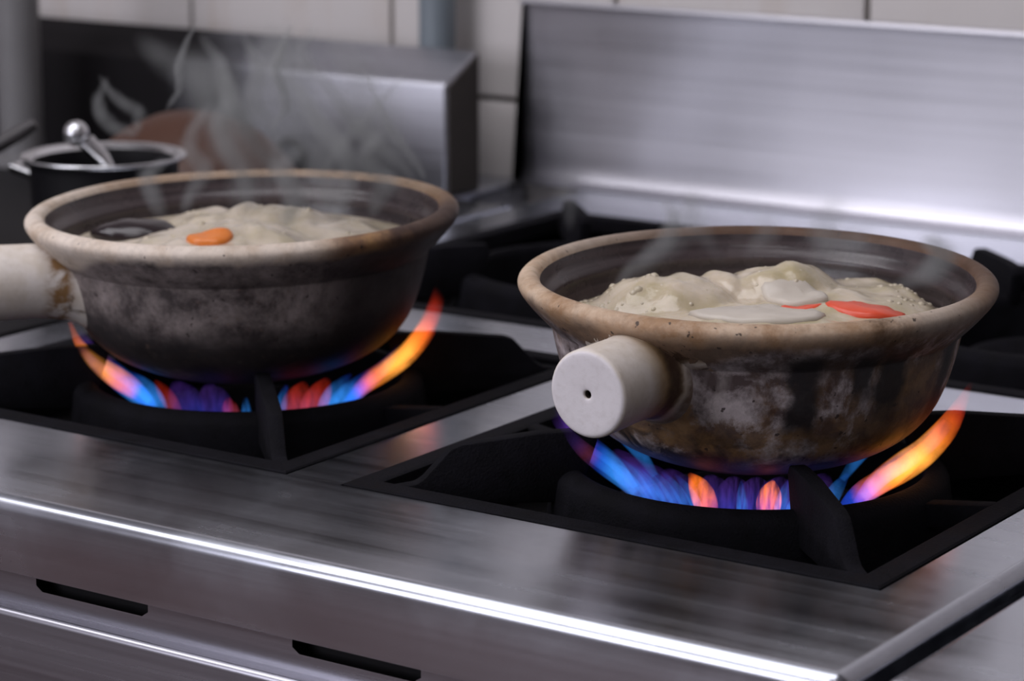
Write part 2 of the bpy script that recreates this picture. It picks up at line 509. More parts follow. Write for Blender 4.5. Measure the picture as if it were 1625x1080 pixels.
def m_flame(name, stops, x0, x1, strength):
    """glowing gas: emission inside the closed tongue, colour along its length (local x = outwards, z = up)"""
    n = N(name)
    n.t.nodes.remove(n.b)
    c = n.coord()
    x, y, z = n.sep(c)
    s = n.math('ADD', x, n.math('MULTIPLY', z, 0.8))
    f = n.noise(n.mapping(c, (70, 520, 70)), 1.0, 3, 0.6)
    t = n.rng(n.math('ADD', s, n.math('MULTIPLY', n.math('SUBTRACT', f, .5), 0.012)), x0, x1)
    col = n.ramp(t, [(p, k) for p, k, _ in stops])
    amp = n.ramp(t, [(p, a) for p, _, a in stops])
    e = n.new('ShaderNodeEmission')
    n.link(col, e.inputs[0])
    n.link(n.math('MULTIPLY', n.math('MULTIPLY', amp, n.rng(f, .36, .64, .12, 1.6)), strength), e.inputs[1])
    n.link(e.outputs[0], n.out.inputs['Volume'])
    return n.m
BLUE, CYAN, VIO, PINK, ORG, RED, YEL = (0.02, 0.10, 1.0), (0.04, 0.30, 1.0), (0.28, 0.10, 0.85), (0.9, 0.14, 0.30), (1.0, 0.20, 0.02), (0.9, 0.05, 0.02), (1.0, 0.36, 0.05)
M['flame_side'] = m_flame('gas_flame_blue_to_orange', [(0, BLUE, .6), (.06, PINK, .6), (.16, ORG, .85), (.34, YEL, 1.0), (.50, YEL, 1.0), (.66, ORG, .75), (.84, RED, .35), (1.0, RED, 0.0)], .060, .150, 84)
M['flame_violet'] = m_flame('gas_flame_blue_to_violet', [(0, CYAN, 1.0), (.22, CYAN, .9), (.42, BLUE, .5), (.58, PINK, .40), (.78, VIO, .30), (1.0, VIO, 0.0)], .058, .122, 44)
M['flame_blue'] = m_flame('gas_flame_blue', [(0, CYAN, 1.0), (.4, CYAN, .8), (.7, BLUE, .5), (1.0, VIO, 0.0)], .054, .092, 42)
M['flame_haze'] = m_flame('gas_flame_violet_haze', [(0, BLUE, 1.0), (.4, VIO, .8), (1.0, VIO, 0.0)], .050, .100, 9)
M['flame_orange'] = m_flame('gas_flame_orange', [(0, PINK, .35), (.25, ORG, .9), (.6, ORG, 1.0), (1.0, RED, 0.0)], .054, .094, 105)
M['flame_red'] = m_flame('gas_flame_dim_red', [(0, PINK, .5), (.3, RED, .9), (.6, RED, .6), (1.0, RED, 0.0)], .054, .098, 30)

# ------------------------------------------------------------------ the room
def struct(name, bm, mat, label=None):
    return tag(obj(name, bm, mat, smooth=False), label, None, None, 'structure')
X0, X1, Y0, YW = -2.7, 2.0, -2.8, 0.690
struct('floor', box(X0, X1, Y0, YW, FLOOR - .05, FLOOR), M['floor'], 'red-brown kitchen floor')
struct('ceiling', box(X0, X1, Y0, YW, CEIL, CEIL + .05), M['ceiling'], 'pale kitchen ceiling')
struct('wall_left', box(X0 - .05, X0, Y0, YW, FLOOR, CEIL), M['plaster'], 'plain left kitchen wall')
struct('wall_right', box(X1, X1 + .05, Y0, YW, FLOOR, CEIL), M['plaster'], 'plain right kitchen wall')
struct('wall_front', box(X0, X1, Y0 - .05, Y0, FLOOR, CEIL), M['plaster'], 'plain wall behind the camera')
wx0, wx1, wz0, wz1, wpow, wcol = FILL_WINDOW
win = empty('fill_window', ((wx0 + wx1) / 2, Y0, wz0))
tag(win, 'unseen window added behind the camera for frontal fill light', None, None, 'structure')
hw, hh = (wx1 - wx0) / 2, wz1 - wz0
for nm, q in (('frame_side', (-hw - .05, -hw, 0, .05, 0, hh)), ('frame_side', (hw, hw + .05, 0, .05, 0, hh)), ('frame_sill', (-hw - .07, hw + .07, 0, .09, -.05, 0)),
              ('frame_head', (-hw - .05, hw + .05, 0, .05, hh, hh + .05)), ('mullion', (-.02, .02, .005, .045, 0, hh))):
    obj(nm, box(*q, .004), M['plaster'], win)
wl = bpy.data.lights.new('window_fill', 'AREA')  # area light added as frontal fill
wl.shape = 'RECTANGLE'; wl.size = 2 * hw; wl.size_y = hh; wl.energy = wpow; wl.color = wcol
wo = bpy.data.objects.new('window_fill', wl); COL.objects.link(wo); wo.parent = win; wo.location = (0, .004, hh / 2); wo.rotation_euler = (PI / 2, 0, 0)
wall = struct('wall_back', box(X0, X1, YW, YW + .05, FLOOR, CEIL), M['grout'], 'cream tiled wall behind the ranges')
TW, ZS = 0.2255, 0.0635          # tile width, height of a horizontal joint
tm = None
for i in range(-6, 8):
    for j in range(-1, 6):
        xa, za = -0.736 + i * TW, ZS + j * TW
        if tm is None:
            t = obj('tile', box(-TW / 2 + .0022, TW / 2 - .0022, -.006, .006, -TW / 2 + .0022, TW / 2 - .0022, .0018, 2), M['tile'], wall)
            tm = t.data
        else:
            t = bpy.data.objects.new('tile', tm); COL.objects.link(t); t.parent = wall
        t.location = (xa + TW / 2, YW - .003, za + TW / 2)
        t.rotation_euler = (random.uniform(-.004, .004), 0, random.uniform(-.004, .004))

for k, (lx, ly, lw, ll, pw, where) in enumerate(LAMPS):
    t = empty('ceiling_lamp', (lx, ly, CEIL), 0, 'white ceiling light panel ' + where, 'lamp', 'ceiling lamps')
    obj('housing', box(-ll / 2 - .03, ll / 2 + .03, -lw / 2 - .03, lw / 2 + .03, -.05, -.001, .006), M['lamp_white'], t)
    ld = bpy.data.lights.new('lamp_light', 'AREA')
    ld.shape = 'RECTANGLE'; ld.size = ll; ld.size_y = lw; ld.energy = pw; ld.color = LAMP_COL
    lo = bpy.data.objects.new('lamp_light', ld); COL.objects.link(lo); lo.parent = t; lo.location = (0, 0, -.055)

# ------------------------------------------------------------------ the gas range
RX0, RX1, RY0, RY1 = -0.530, 0.187, -0.257, 0.672
G = {'fr': (-.1485, .1485, -.1485, .1485), 'fl': (-.4870, -.1825, -.1485, .1500),
     'br': (-.1485, .1485, .2060, .5640), 'bl': (-.4870, -.1825, .2060, .5640)}
rng_ = empty('gas_range', (0, 0, 0), 0, 'stainless steel gas range with four black burners and front apron', 'stove')

def deck_sheet(x0, x1, y0, y1, holes, r, skirt, lip=.010, depth=.03, name='deck', mat=None, parent=None):
    bm = bmesh.new()
    ix0, ix1, iy0, iy1 = x0 + r, x1 - r, y0 + r, y1
    xs = sorted({ix0, ix1} | {h[0] for h in holes} | {h[1] for h in holes})
    ys = sorted({iy0, iy1} | {h[2] for h in holes} | {h[3] for h in holes})
    def inhole(a, b):
        return any(h[0] - 1e-6 < a < h[1] + 1e-6 and h[2] - 1e-6 < b < h[3] + 1e-6 for h in holes)
    V = {}
    def v(a, b, c):
        k = (round(a, 6), round(b, 6), round(c, 6))
        if k not in V: V[k] = bm.verts.new(k)
        return V[k]
    for i in range(len(xs) - 1):
        for j in range(len(ys) - 1):
            if inhole((xs[i] + xs[i + 1]) / 2, (ys[j] + ys[j + 1]) / 2): continue
            bm.faces.new((v(xs[i], ys[j], 0), v(xs[i + 1], ys[j], 0), v(xs[i + 1], ys[j + 1], 0), v(xs[i], ys[j + 1], 0)))
    for h in holes:
        c = [(h[0], h[2]), (h[1], h[2]), (h[1], h[3]), (h[0], h[3])]
        for k in range(4):
            a, b = c[k], c[(k + 1) % 4]
            bm.faces.new((v(*a, 0), v(*b, 0), v(*b, -.004), v(*a, -.004)))
    # rolled edge round left, front and right sides
    path = [((ix0, y), (-1, 0)) for y in reversed(ys)]
    nc = 6
    path += [((ix0, iy0), (-math.cos(k * PI / 2 / nc), -math.sin(k * PI / 2 / nc))) for k in range(1, nc)]
    path += [((x, iy0), (0, -1)) for x in xs]
    path += [((ix1, iy0), (math.sin(k * PI / 2 / nc), -math.cos(k * PI / 2 / nc))) for k in range(1, nc)]
    path += [((ix1, y), (1, 0)) for y in ys]
    prof = [(r * math.sin(k * PI / 2 / 14), -r * (1 - math.cos(k * PI / 2 / 14))) for k in range(15)]
    prof += [(r, -skirt + .003), (r - .0009, -skirt + .0009), (r - .003, -skirt), (r - lip, -skirt)]
    for (pa, da), (pb, db) in zip(path, path[1:]):
        for (o1, z1), (o2, z2) in zip(prof, prof[1:]):
            q = []
            for p_, d_, o_, z_ in ((pa, da, o1, z1), (pb, db, o1, z1), (pb, db, o2, z2), (pa, da, o2, z2)):
                w = v(p_[0] + d_[0] * o_, p_[1] + d_[1] * o_, z_)
                if w not in q: q.append(w)
            if len(q) > 2:
                try: bm.faces.new(q)
                except ValueError: pass
    return obj(name, bm, mat, parent, sharp=35)

deck_sheet(RX0, RX1, RY0, RY1, list(G.values()), .0072, .0395, name='deck', mat=M['deck'], parent=rng_)

# vent strip below the apron: a slanted sheet with real slots
bm = bmesh.new()
ax = [RX0 + .004]
slots = []
k = -0.2588 - 0.161 * 1
while k < RX1 - .08:
    slots.append((k, k + .073)); k += .161
def strip_pt(x, t):     # t 0 top .. 1 bottom
    return (x, -.2500 - .0002 * t, -.0385 - .0190 * t)
xs = [RX0 + .004]
for a, b in slots: xs += [a, a + .004, b - .004, b]
xs.append(RX1 - .004)
def quad(a, b, t0a, t0b, t1a, t1b):
    bm.faces.new([bm.verts.new(strip_pt(*q)) for q in ((a, t0a), (b, t0b), (b, t1b), (a, t1a))])
prev = xs[0]
for a, b in slots:
    quad(prev, a, 0, 0, 1, 1)
    quad(a, b, 0, 0, .08, .08)
    quad(a, a + .004, .34, .48, 1, 1)
    quad(a + .004, b - .004, .48, .48, 1, 1)
    quad(b - .004, b, .48, .34, 1, 1)
    prev = b
quad(prev, xs[-1], 0, 0, 1, 1)
vs = obj('vent_strip', bm, M['panel'], rng_, smooth=False)
obj('vent_cavity', box(RX0 + .006, RX1 - .006, -.240, -.215, -.075, -.030), M['dark_steel'], rng_, smooth=False)

# lower front panel with a rolled top edge
bm = bmesh.new()
prof = [(-.250, -.0565)] + [(-.2565 - .0035 * math.sin(a), -.0600 + .0035 * math.cos(a)) for a in [k * PI / 2 / 6 for k in range(7)]] + [(-.260, -.30), (-.258, -.302), (-.245, -.302)]
for (ya, za), (yb, zb) in zip(prof, prof[1:]):
    bm.faces.new([bm.verts.new(q) for q in ((RX0 + .003, ya, za), (RX1 - .003, ya, za), (RX1 - .003, yb, zb), (RX0 + .003, yb, zb))])
obj('lower_front_panel', bm, M['panel'], rng_, sharp=35)
obj('oven_front', box(RX0 + .006, RX1 - .006, -.256, -.236, -.74, -.308, .003), M['panel'], rng_)
for sx in (RX0 + .004, RX1 - .006):
    obj('side_panel', box(sx, sx + .002, -.235, RY1 - .01, -.74, -.041), M['panel'], rng_, smooth=False)
for sx in (RX0 + .04, RX1 - .04):
    for sy in (-.20, RY1 - .06):
        obj('leg', lathe([(0, FLOOR), (.024, FLOOR), (.024, FLOOR + .02), (.018, FLOOR + .03), (.018, -.74), (0, -.74)], 20), M['steel'], rng_, loc=(sx, sy, 0))

# backsplash: folded sheet with a rolled lip on top
bm = bmesh.new()
SX0, SX1 = -0.5935, 0.187
sp = [(.655, .0006), (.664, .0010), (.669, .0035), (.6722, .009), (.6730, .016), (.6750, .1445), (.6740, .1485), (.6705, .1505), (.6670, .1500), (.6650, .1475)]
back = [(.6672, .1462), (.6700, .1480), (.6790, .1480), (.6790, .0006)]
full = sp + back
A = [bm.verts.new((SX0, y, z)) for y, z in full]; B = [bm.verts.new((SX1, y, z)) for y, z in full]
for i in range(len(full)):
    j = (i + 1) % len(full)
    bm.faces.new((A[i], B[i], B[j], A[j]))
bm.faces.new(A); bm.faces.new(B[::-1])
bmesh.ops.triangulate(bm, faces=[f for f in bm.faces if len(f.verts) > 4])
obj('backsplash', bm, M['splash'], rng_, sharp=30)

# wells and burner heads
def well(r, parent):
    bm = bmesh.new()
    x0, x1, y0, y1 = r
    d = .042
    c = [(x0, y0), (x1, y0), (x1, y1), (x0, y1)]
    top = [bm.verts.new((*q, -.0042)) for q in c]
    cx_, cy_ = (x0 + x1) / 2, (y0 + y1) / 2
    bot = [bm.verts.new((cx_ + (q[0] - cx_) * .93, cy_ + (q[1] - cy_) * .93, -d)) for q in c]
    for k in range(4): bm.faces.new((top[k], top[(k + 1) % 4], bot[(k + 1) % 4], bot[k]))
    bm.faces.new(bot)
    obj('burner_well', bm, M['dark_steel'], parent, smooth=False)
    b = lathe(smooth_profile([(0, -.030), (.020, -.030), (.030, -.026), (.044, -.017), (.050, -.0165), (.056, -.020), (.058, -.026), (.060, -.036), (.060, -.041)], 3), 48)
    h = obj('burner_head', b, M['iron'], parent, loc=(cx_, cy_, 0))
    return cx_, cy_
CEN = {k: well(r, rng_) for k, r in G.items()}
CEN['fl'] = (-.3315, .002)

# right neighbour: steel worktop
wt = empty('steel_worktop', (0.1955, 0, 0), 0, 'plain stainless worktop right of the range, bottom right corner', 'counter')
deck_sheet(0, .80, -.2415, .672, [], .005, .045, name='worktop', mat=M['deck'], parent=wt).location.z = -.0035
obj('cabinet_body', box(.006, .794, -.23, .66, -.74, -.05, .003), M['panel'], wt)
for sx in (.04, .76):
    for sy in (-.19, .62):
        obj('leg', lathe([(0, FLOOR), (.02, FLOOR), (.02, -.74), (0, -.74)], 16), M['steel'], wt, loc=(sx, sy, 0))

# ------------------------------------------------------------------ cast-iron grates
def make_grate(name, rect, cen, label):
    x0, x1, y0, y1 = rect
    cx_, cy_ = cen
    t = empty(name, (cx_, cy_, 0), 0, label, 'grate', 'cast-iron burner grates')
    gx0, gx1, gy0, gy1 = x0 - cx_ + .0012, x1 - cx_ - .0012, y0 - cy_ + .0012, y1 - cy_ - .0012
    # frame: one rectangular ring with a bevelled section
    bm = bmesh.new()
    w = .015
    sec = [(0, -.006), (0, .0002), (.0010, .0010), (w - .003, .0013), (w - .001, .0004), (w, -.010), (w - .003, -.012), (.003, -.012)]
    loops = []
    for (i_, z_) in sec:
        loops.append([bm.verts.new(q) for q in ((gx0 + i_, gy0 + i_, z_), (gx1 - i_, gy0 + i_, z_), (gx1 - i_, gy1 - i_, z_), (gx0 + i_, gy1 - i_, z_))])
    for k in range(len(loops)):
        A, B = loops[k], loops[(k + 1) % len(loops)]
        for q in range(4):
            bm.faces.new((A[q], A[(q + 1) % 4], B[(q + 1) % 4], B[q]))
    obj('frame', bm, M['iron'], t, sharp=30)
    # ring wall round the burner
    prof = [(.088, -.032), (.0875, -.005), (.0885, .0005), (.0905, .0025), (.0955, .0020), (.0995, -.0010), (.1015, -.007), (.104, -.032)]
    obj('burner_ring', lathe(smooth_profile(prof, 3), 72, closed=True), M['iron'], t, sharp=50)
    # four diagonal fins
    for sx, sy in ((1, -1), (-1, -1), (-1, 1), (1, 1)):
        ex, ey = (gx1 if sx > 0 else gx0), (gy1 if sy > 0 else gy0)
        L = math.hypot(ex, ey)
        d = Vector((ex / L, ey / L, 0)); nrm = Vector((-d.y, d.x, 0))
        poly = [(L - .012, -.011), (L - .013, -.004), (L - .022, -.0022), (L - .036, -.0005), (L - .040, .0020), (L - .0535, .0165), (L - .059, .0185), (.110, .0225), (.090, .0228), (.0825, .0222), (.0800, .0180), (.086, .000), (.0895, -.010), (.093, -.014)]
        obj('fin', prism(poly, d, Vector((0, 0, 1)), nrm, .0042, .0012), M['iron'], t, sharp=35)
    for s in (-1, 1):
        e = gx1 - .013 if s > 0 else gx0 + .013
        poly = [(s * .0985, -.016), (s * .0985, -.0035), (e, .0012), (e, -.010)]
        obj('spoke', prism(poly, Vector((1, 0, 0)), Vector((0, 0, 1)), Vector((0, 1, 0)), .005, .001), M['iron'], t, sharp=35)
    return t
make_grate('burner_grate', G['fr'], CEN['fr'], 'black cast-iron grate under the right clay pot')
make_grate('burner_grate', G['fl'], CEN['fl'], 'black cast-iron grate under the left clay pot')
make_grate('burner_grate', G['br'], CEN['br'], 'empty black cast-iron grate behind the right clay pot')
make_grate('burner_grate', G['bl'], CEN['bl'], 'empty black cast-iron grate seen between the two pots')

# ------------------------------------------------------------------ clay pots
OUT = [(0, .0075), (.030, .0075), (.046, .0080), (.056, .0106), (.066, .0145), (.076, .0202), (.0845, .0275), (.0915, .0370), (.0965, .0485), (.1000, .0600), (.1022, .0700), (.1032, .0742)]
RIM = [(.1040, .0750), (.1056, .0766), (.1085, .0795), (.1120, .0832), (.1155, .0872), (.1183, .0908), (.1199, .0940), (.1196, .0968), (.1170, .0993), (.1135, .1000), (.1105, .0988), (.1088, .0965)]
INN = [(.1080, .0940), (.1066, .0900), (.1040, .0865), (.1030, .0845), (.1024, .0800), (.0995, .0690), (.0950, .0550), (.0860, .0390), (.0720, .0250), (.050, .0160), (0, .0145)]

def make_pot(name, cen, k, mat, hmat, haz, hr, hz, label):
    t = empty(name, (cen[0], cen[1], 0), 0, label, 'clay pot', 'clay pots on the range')
    def wob(r, z, a):
        q = noise.noise(Vector((math.cos(a) * 1.3, math.sin(a) * 1.3, z * 12 + k * 9)))
        return r * k * (1 + .006 * q), z * (1 + .35 * (k - 1)) + .0006 * q
    body = smooth_profile(OUT, 4) + smooth_profile(RIM, 4)
    obj('body', lathe(body, 128, warp=wob), mat, t, sharp=60)
    inner = [RIM[-1]] + smooth_profile(INN, 4)
    obj('glazed_interior', lathe(inner, 128, warp=wob), M['glaze'], t, sharp=60)
    # handle: lathe about local x, with a small firing hole in the end
    L = hr
    pr = [(.004, .082), (.034, .0845), (.0300, .0905), (.0262, .0960), (.0238, .1010), (.0222, .1065), (.0212, .113), (.0207, .122), (.0208, L - .010), (.0208, L - .0030), (.0205, L - .0014), (.0196, L - .0004), (.0180, L), (.012, L), (.004, L - .0001), (.0022, L - .0005), (.0019, L - .0015)]
    bm = lathe(smooth_profile(pr, 3), 48)
    R = Matrix.Rotation(PI / 2, 4, 'Y')
    for v in bm.verts:
        p = R @ v.co
        w = noise.noise(Vector((p.x * 30, p.y * 22, p.z * 22 + haz)))
        s = 1 + .012 * w
        v.co = Vector((p.x, p.y * s, p.z * s * 1.01))
        if p.x < .118:      # seat the root on the wall of the pot
            v.co.z = min(v.co.z, .0880 - hz[0]) if p.x < .106 else v.co.z
            zw = hz[0] + v.co.z
            rw = [a for a, b in smooth_profile(OUT + RIM[:6], 4) if b <= max(zw, .02)][-1] * k - .0015
            v.co.x = max(v.co.x, math.sqrt(max(0, rw * rw - v.co.y ** 2)))
    h = obj('handle', bm, hmat, t, loc=(0, 0, hz[0]), rot=(0, -math.atan2(hz[1] - hz[0], L), haz), sharp=60)
    bm = lathe([(0, L - .006), (.0019, L - .006), (.0020, L - .0012), (.0019, L - .006), (0, L - .0061)], 16)
    for v in bm.verts: v.co = R @ v.co
    obj('firing_hole', bm, M['hole'], h)
    return t
potR = make_pot('clay_pot', (0.0010, 0.0015), 1.0, M['pot_right'], M['handle_right'], math.radians(-91.5), .1510, (.0715, .0690),
                'scorched beige clay pot on the right burner, handle end facing out')
potL = make_pot('clay_pot', (-.3315, .002), 1.025, M['pot_left'], M['handle_left'], math.radians(-124), .1480, (.0635, .0690),
                'sooty black clay pot on the left burner, handle cut by the picture edge')

potR.rotation_euler = Matrix.Rotation(math.radians(1.1), 3, Vector((.874, .485, 0))).to_euler()
potL.rotation_euler = (Matrix.Rotation(math.radians(0.7), 3, Vector((.766, .643, 0))) @ Matrix.Rotation(math.radians(-1.0), 3, Vector((-.643, .766, 0)))).to_euler()
for p_ in (potR, potL): p_.location.z = .0004

# ------------------------------------------------------------------ soup
def broth(name, cen, R, z0, bumps, mat, label, seed, rough, bub):
    t = empty(name, (cen[0], cen[1], z0), 0, label, 'soup', 'soup in the clay pots')
    rng = random.Random(seed)
    def hz(x, y):
        r = math.hypot(x, y) / R
        h = 0
        for bx, by, s, a in bumps:
            q = ((x - bx) ** 2 + (y - by) ** 2) / (s * s)
            h += a * (1 - q) ** 0.8 if q < 1 else 0
        h += rough * noise.fractal(Vector((x * 60 + seed, y * 60, 0)), 0.9, 2.1, 4)
        return h * min(1, (1 - r) * 9) if r < 1 else 0
    bm = bmesh.new()
    nr, ns = 56, 144
    rings = [[bm.verts.new((0, 0, hz(0, 0)))]]
    for i in range(1, nr + 1):
        rr = R * i / nr
        rings.append([bm.verts.new((rr * math.cos(2 * PI * k / ns), rr * math.sin(2 * PI * k / ns), hz(rr * math.cos(2 * PI * k / ns), rr * math.sin(2 * PI * k / ns)))) for k in range(ns)])
    lowr = [bm.verts.new((v.co.x * .93, v.co.y * .93, -.022)) for v in rings[-1]]
    for A, B in zip(rings, rings[1:] + [lowr]):
        for k in range(ns):
            j = (k + 1) % ns
            if len(A) == 1: bm.faces.new((A[0], B[k], B[j]))
            else: bm.faces.new((A[k], A[j], B[j], B[k]))
    bm.faces.new(lowr[::-1])
    # soften the bump edges
    for _ in range(3): bmesh.ops.smooth_vert(bm, verts=[v for v in bm.verts if v.co.z > -.02], factor=.5, use_axis_z=True)
    obj('broth', bm, mat, t, sharp=80)
    bm = bmesh.new()
    for (n_, cx_, cy_, sp_, r0, r1) in bub:
        for _ in range(n_):
            a, q = rng.uniform(0, 2 * PI), rng.random() ** .5
            x, y = cx_ + sp_ * q * math.cos(a), cy_ + sp_ * q * math.sin(a)
            if math.hypot(x, y) > R * .97: continue
            rr = r0 + (r1 - r0) * rng.random() ** 3
            bmesh.ops.create_icosphere(bm, subdivisions=2, radius=rr, matrix=Matrix.Translation((x, y, hz(x, y) - .0009 - rr * .25)))
    tag(obj('foam_bubbles', bm, M['bubble'], t), kind='stuff')
    return t, hz
# local axes of a pot seen from the camera: towards viewer u, to the right w
u = Vector((.485, -.874, 0)); w_ = Vector((.874, .485, 0))
def uv(a, b): p = w_ * a + u * b; return p.x, p.y     # a = right, b = towards the viewer
bR = [(*uv(-.044, -.018), .036, .0155), (*uv(.006, -.042), .036, .0165), (*uv(.014, -.022), .016, .004), (*uv(.055, -.045), .048, .0100), (*uv(-.075, -.010), .028, .006), (*uv(.0, .025), .07, .0085), (*uv(.058, .012), .04, .0050)]
sR, hR = broth('soup', (potR.location.x, potR.location.y), .1000, .0755, bR, M['broth'], 'milky broth boiling up in domes in the right clay pot', 3, .0024,
               [(70, *uv(-.074, -.016), .024, .0010, .0028), (45, *uv(-.048, -.012), .032, .0008, .0019), (60, *uv(.080, -.026), .024, .0010, .0028), (30, *uv(.01, -.03), .03, .0008, .0018), (35, *uv(.05, -.05), .04, .0008, .0020)])
bL = [(*uv(.010, -.045), .030, .010), (*uv(-.030, -.050), .030, .008), (*uv(.0, -.010), .045, .007), (*uv(.045, -.035), .03, .006), (*uv(-.045, .0), .025, .004), (*uv(-.005, .03), .05, .006)]
sL, hL = broth('soup', (potL.location.x, potL.location.y), .1030, .0800, bL, M['broth2'], 'foaming pale broth in the left clay pot', 8, .0030,
               [(160, *uv(-.0, -.03), .06, .0008, .0022), (60, *uv(-.05, -.01), .03, .0008, .0026)])

def food(name, pts, hfun, z0, base, thick, mat, label, cat, lift=0.0, group=None):
    """an irregular slice lying wet on the broth: it follows the surface and sinks in at its edge"""
    cx_ = sum(p[0] for p in pts) / len(pts); cy_ = sum(p[1] for p in pts) / len(pts)
    n = len(pts)
    dense = []
    for i in range(n):
        p0, p1, p2, p3 = pts[i - 1], pts[i], pts[(i + 1) % n], pts[(i + 2) % n]
        for k in range(5):
            t = k / 5
            dense.append(tuple(0.5 * (2 * p1[d] + (p2[d] - p0[d]) * t + (2 * p0[d] - 5 * p1[d] + 4 * p2[d] - p3[d]) * t * t + (-p0[d] + 3 * p1[d] - 3 * p2[d] + p3[d]) * t ** 3) for d in (0, 1)))
    dense = [(cx_ + (x - cx_) * (1 + .10 * noise.noise(Vector((i * .7, cx_ * 90, 0)))), cy_ + (y - cy_) * (1 + .10 * noise.noise(Vector((i * .7, 0, cy_ * 90))))) for i, (x, y) in enumerate(dense)]
    zc = hfun(cx_, cy_)
    bm = bmesh.new()
    def loop(s, dz):
        out = []
        for x, y in dense:
            X, Y = cx_ + (x - cx_) * s, cy_ + (y - cy_) * s
            out.append(bm.verts.new((X - cx_, Y - cy_, .6 * (hfun(X, Y) - zc) + dz + .0006 * noise.noise(Vector((X * 200, Y * 200, 0))))))
        return out
    ls = [loop(.3, -.002), loop(.95, -.0025), loop(1.0, -.0005), loop(.97, thick * .55), loop(.86, thick * .85), loop(.6, thick), loop(.3, thick)]
    for A, B in zip(ls, ls[1:]):
        for i in range(len(A)):
            j = (i + 1) % len(A)
            bm.faces.new((A[i], A[j], B[j], B[i]))
    bm.faces.new(ls[0][::-1]); bm.faces.new(ls[-1])
    o = obj(name, bm, mat, None, loc=(base.x + cx_, base.y + cy_, z0 + zc + lift), sharp=70)
    return tag(o, label, cat, group)

cR, cL = potR.location, potL.location
ZR, ZL = .0755, .0800
food('carrot_slice', [uv(.034, .016), uv(.044, .006), uv(.060, .002), uv(.074, .012), uv(.070, .026), uv(.050, .030)], hR, ZR, cR, .0024, M['carrot'],
     'red-orange carrot slice floating in the right clay pot', 'carrot')
food('carrot_sliver', [uv(.012, .013), uv(.024, .008), uv(.034, .012), uv(.024, .018)], hR, ZR, cR, .0012, M['carrot'],
     'thin carrot sliver beside the red slice in the right pot', 'carrot')
food('pale_food_slice', [uv(-.032, .030), uv(-.016, .018), uv(.006, .015), uv(.026, .022), uv(.034, .036), uv(.0, .046)], hR, ZR, cR, .0028, M['slice'],
     'whitish food slice at the front of the right pot', 'food slice')
food('pale_food_slice', [uv(.002, -.012), uv(.012, -.022), uv(.030, -.016), uv(.036, -.002), uv(.016, .004)], hR, ZR, cR, .0030, M['slice'],
     'curled pale food slice just behind the front slice in the right pot', 'food slice')
food('carrot_slice', [uv(-.028, .028), uv(-.012, .023), uv(-.002, .028), uv(-.006, .040), uv(-.022, .041)], hL, ZL, cL, .0035, M['carrot_orange'],
     'orange carrot slice in the left clay pot', 'carrot')
# dark wet lump near the left wall of the left pot
bm = bmesh.new()
bmesh.ops.create_uvsphere(bm, u_segments=28, v_segments=18, radius=1.0)
for v in bm.verts:
    q = noise.noise(v.co * 1.4)
    v.co = Vector((v.co.x * (.026 + .003 * q), v.co.y * .017, max(v.co.z, -.4) * (.0085 + .002 * q)))
lx, ly = uv(-.066, -.010)
tag(obj('mushroom', bm, M['mushroom'], None, loc=(cL.x + lx, cL.y + ly, .0815), rot=(0, 0, .75)), 'dark glossy food piece at the left wall inside the left pot', 'food')

# ------------------------------------------------------------------ gas flames
def tongue(parent, az, mat, path, rad, flat=1.0, name='flame_tongue', twist=0.0):
    pts = smooth_profile([(p[0], p[1]) for p in path], 4)
    rr = smooth_profile([(r, 0) for r in rad], 4)
    P3, RR = [], []
    n = len(pts)
    for i, (p, r) in enumerate(zip(pts, rr)):
        t = i / (n - 1)
        P3.append((p[0], twist * t * t, p[1]))
        RR.append(max(.0003, r[0]))
    o = obj(name, tube(P3, RR, 12, flat=flat), mat, parent, rot=(0, 0, az))
    return o
def ring_flames(cen, label, special, seed):
    rng = random.Random(seed)
    t = empty('gas_flame', (cen[0], cen[1], 0), 0, label, 'flame', 'burning gas flames')
    for s in special: tongue(t, *s)
    return t
SIDE = [(.058, -.014), (.068, -.002), (.0800, .0075), (.0915, .0175), (.1010, .0310), (.1085, .0500)]
SIDEL = [(.058, -.014), (.068, -.002), (.0810, .0075), (.0945, .0190), (.1060, .0370), (.1125, .0620)]
SIDE2 = [(.056, -.015), (.066, -.004), (.077, .0045), (.0885, .0140), (.0970, .0250), (.1010, .036)]
SHORT = [(.054, -.016), (.060, -.006), (.066, .0030), (.073, .0115)]
LOW = [(.055, -.017), (.060, -.009), (.065, -.002), (.070, .0050)]
r_ = math.radians
spR = []
# right sweep: broad orange tongue and thinner companions
spR += [(r_(8), M['flame_side'], SIDE, (.003, .0060, .0075, .0070, .0055, .001), 1.3, 'flame_tongue', .020),
        (r_(-6), M['flame_side'], SIDE2, (.003, .0055, .0060, .0050, .0030, .001), 1.2, 'flame_tongue', .020),
        (r_(22), M['flame_violet'], SIDE, (.003, .0045, .0050, .0045, .0030, .001), 1.2, 'flame_tongue', .006),
        (r_(-20), M['flame_blue'], SHORT, (.002, .0040, .0035, .001), 1.0, 'flame_tongue')]
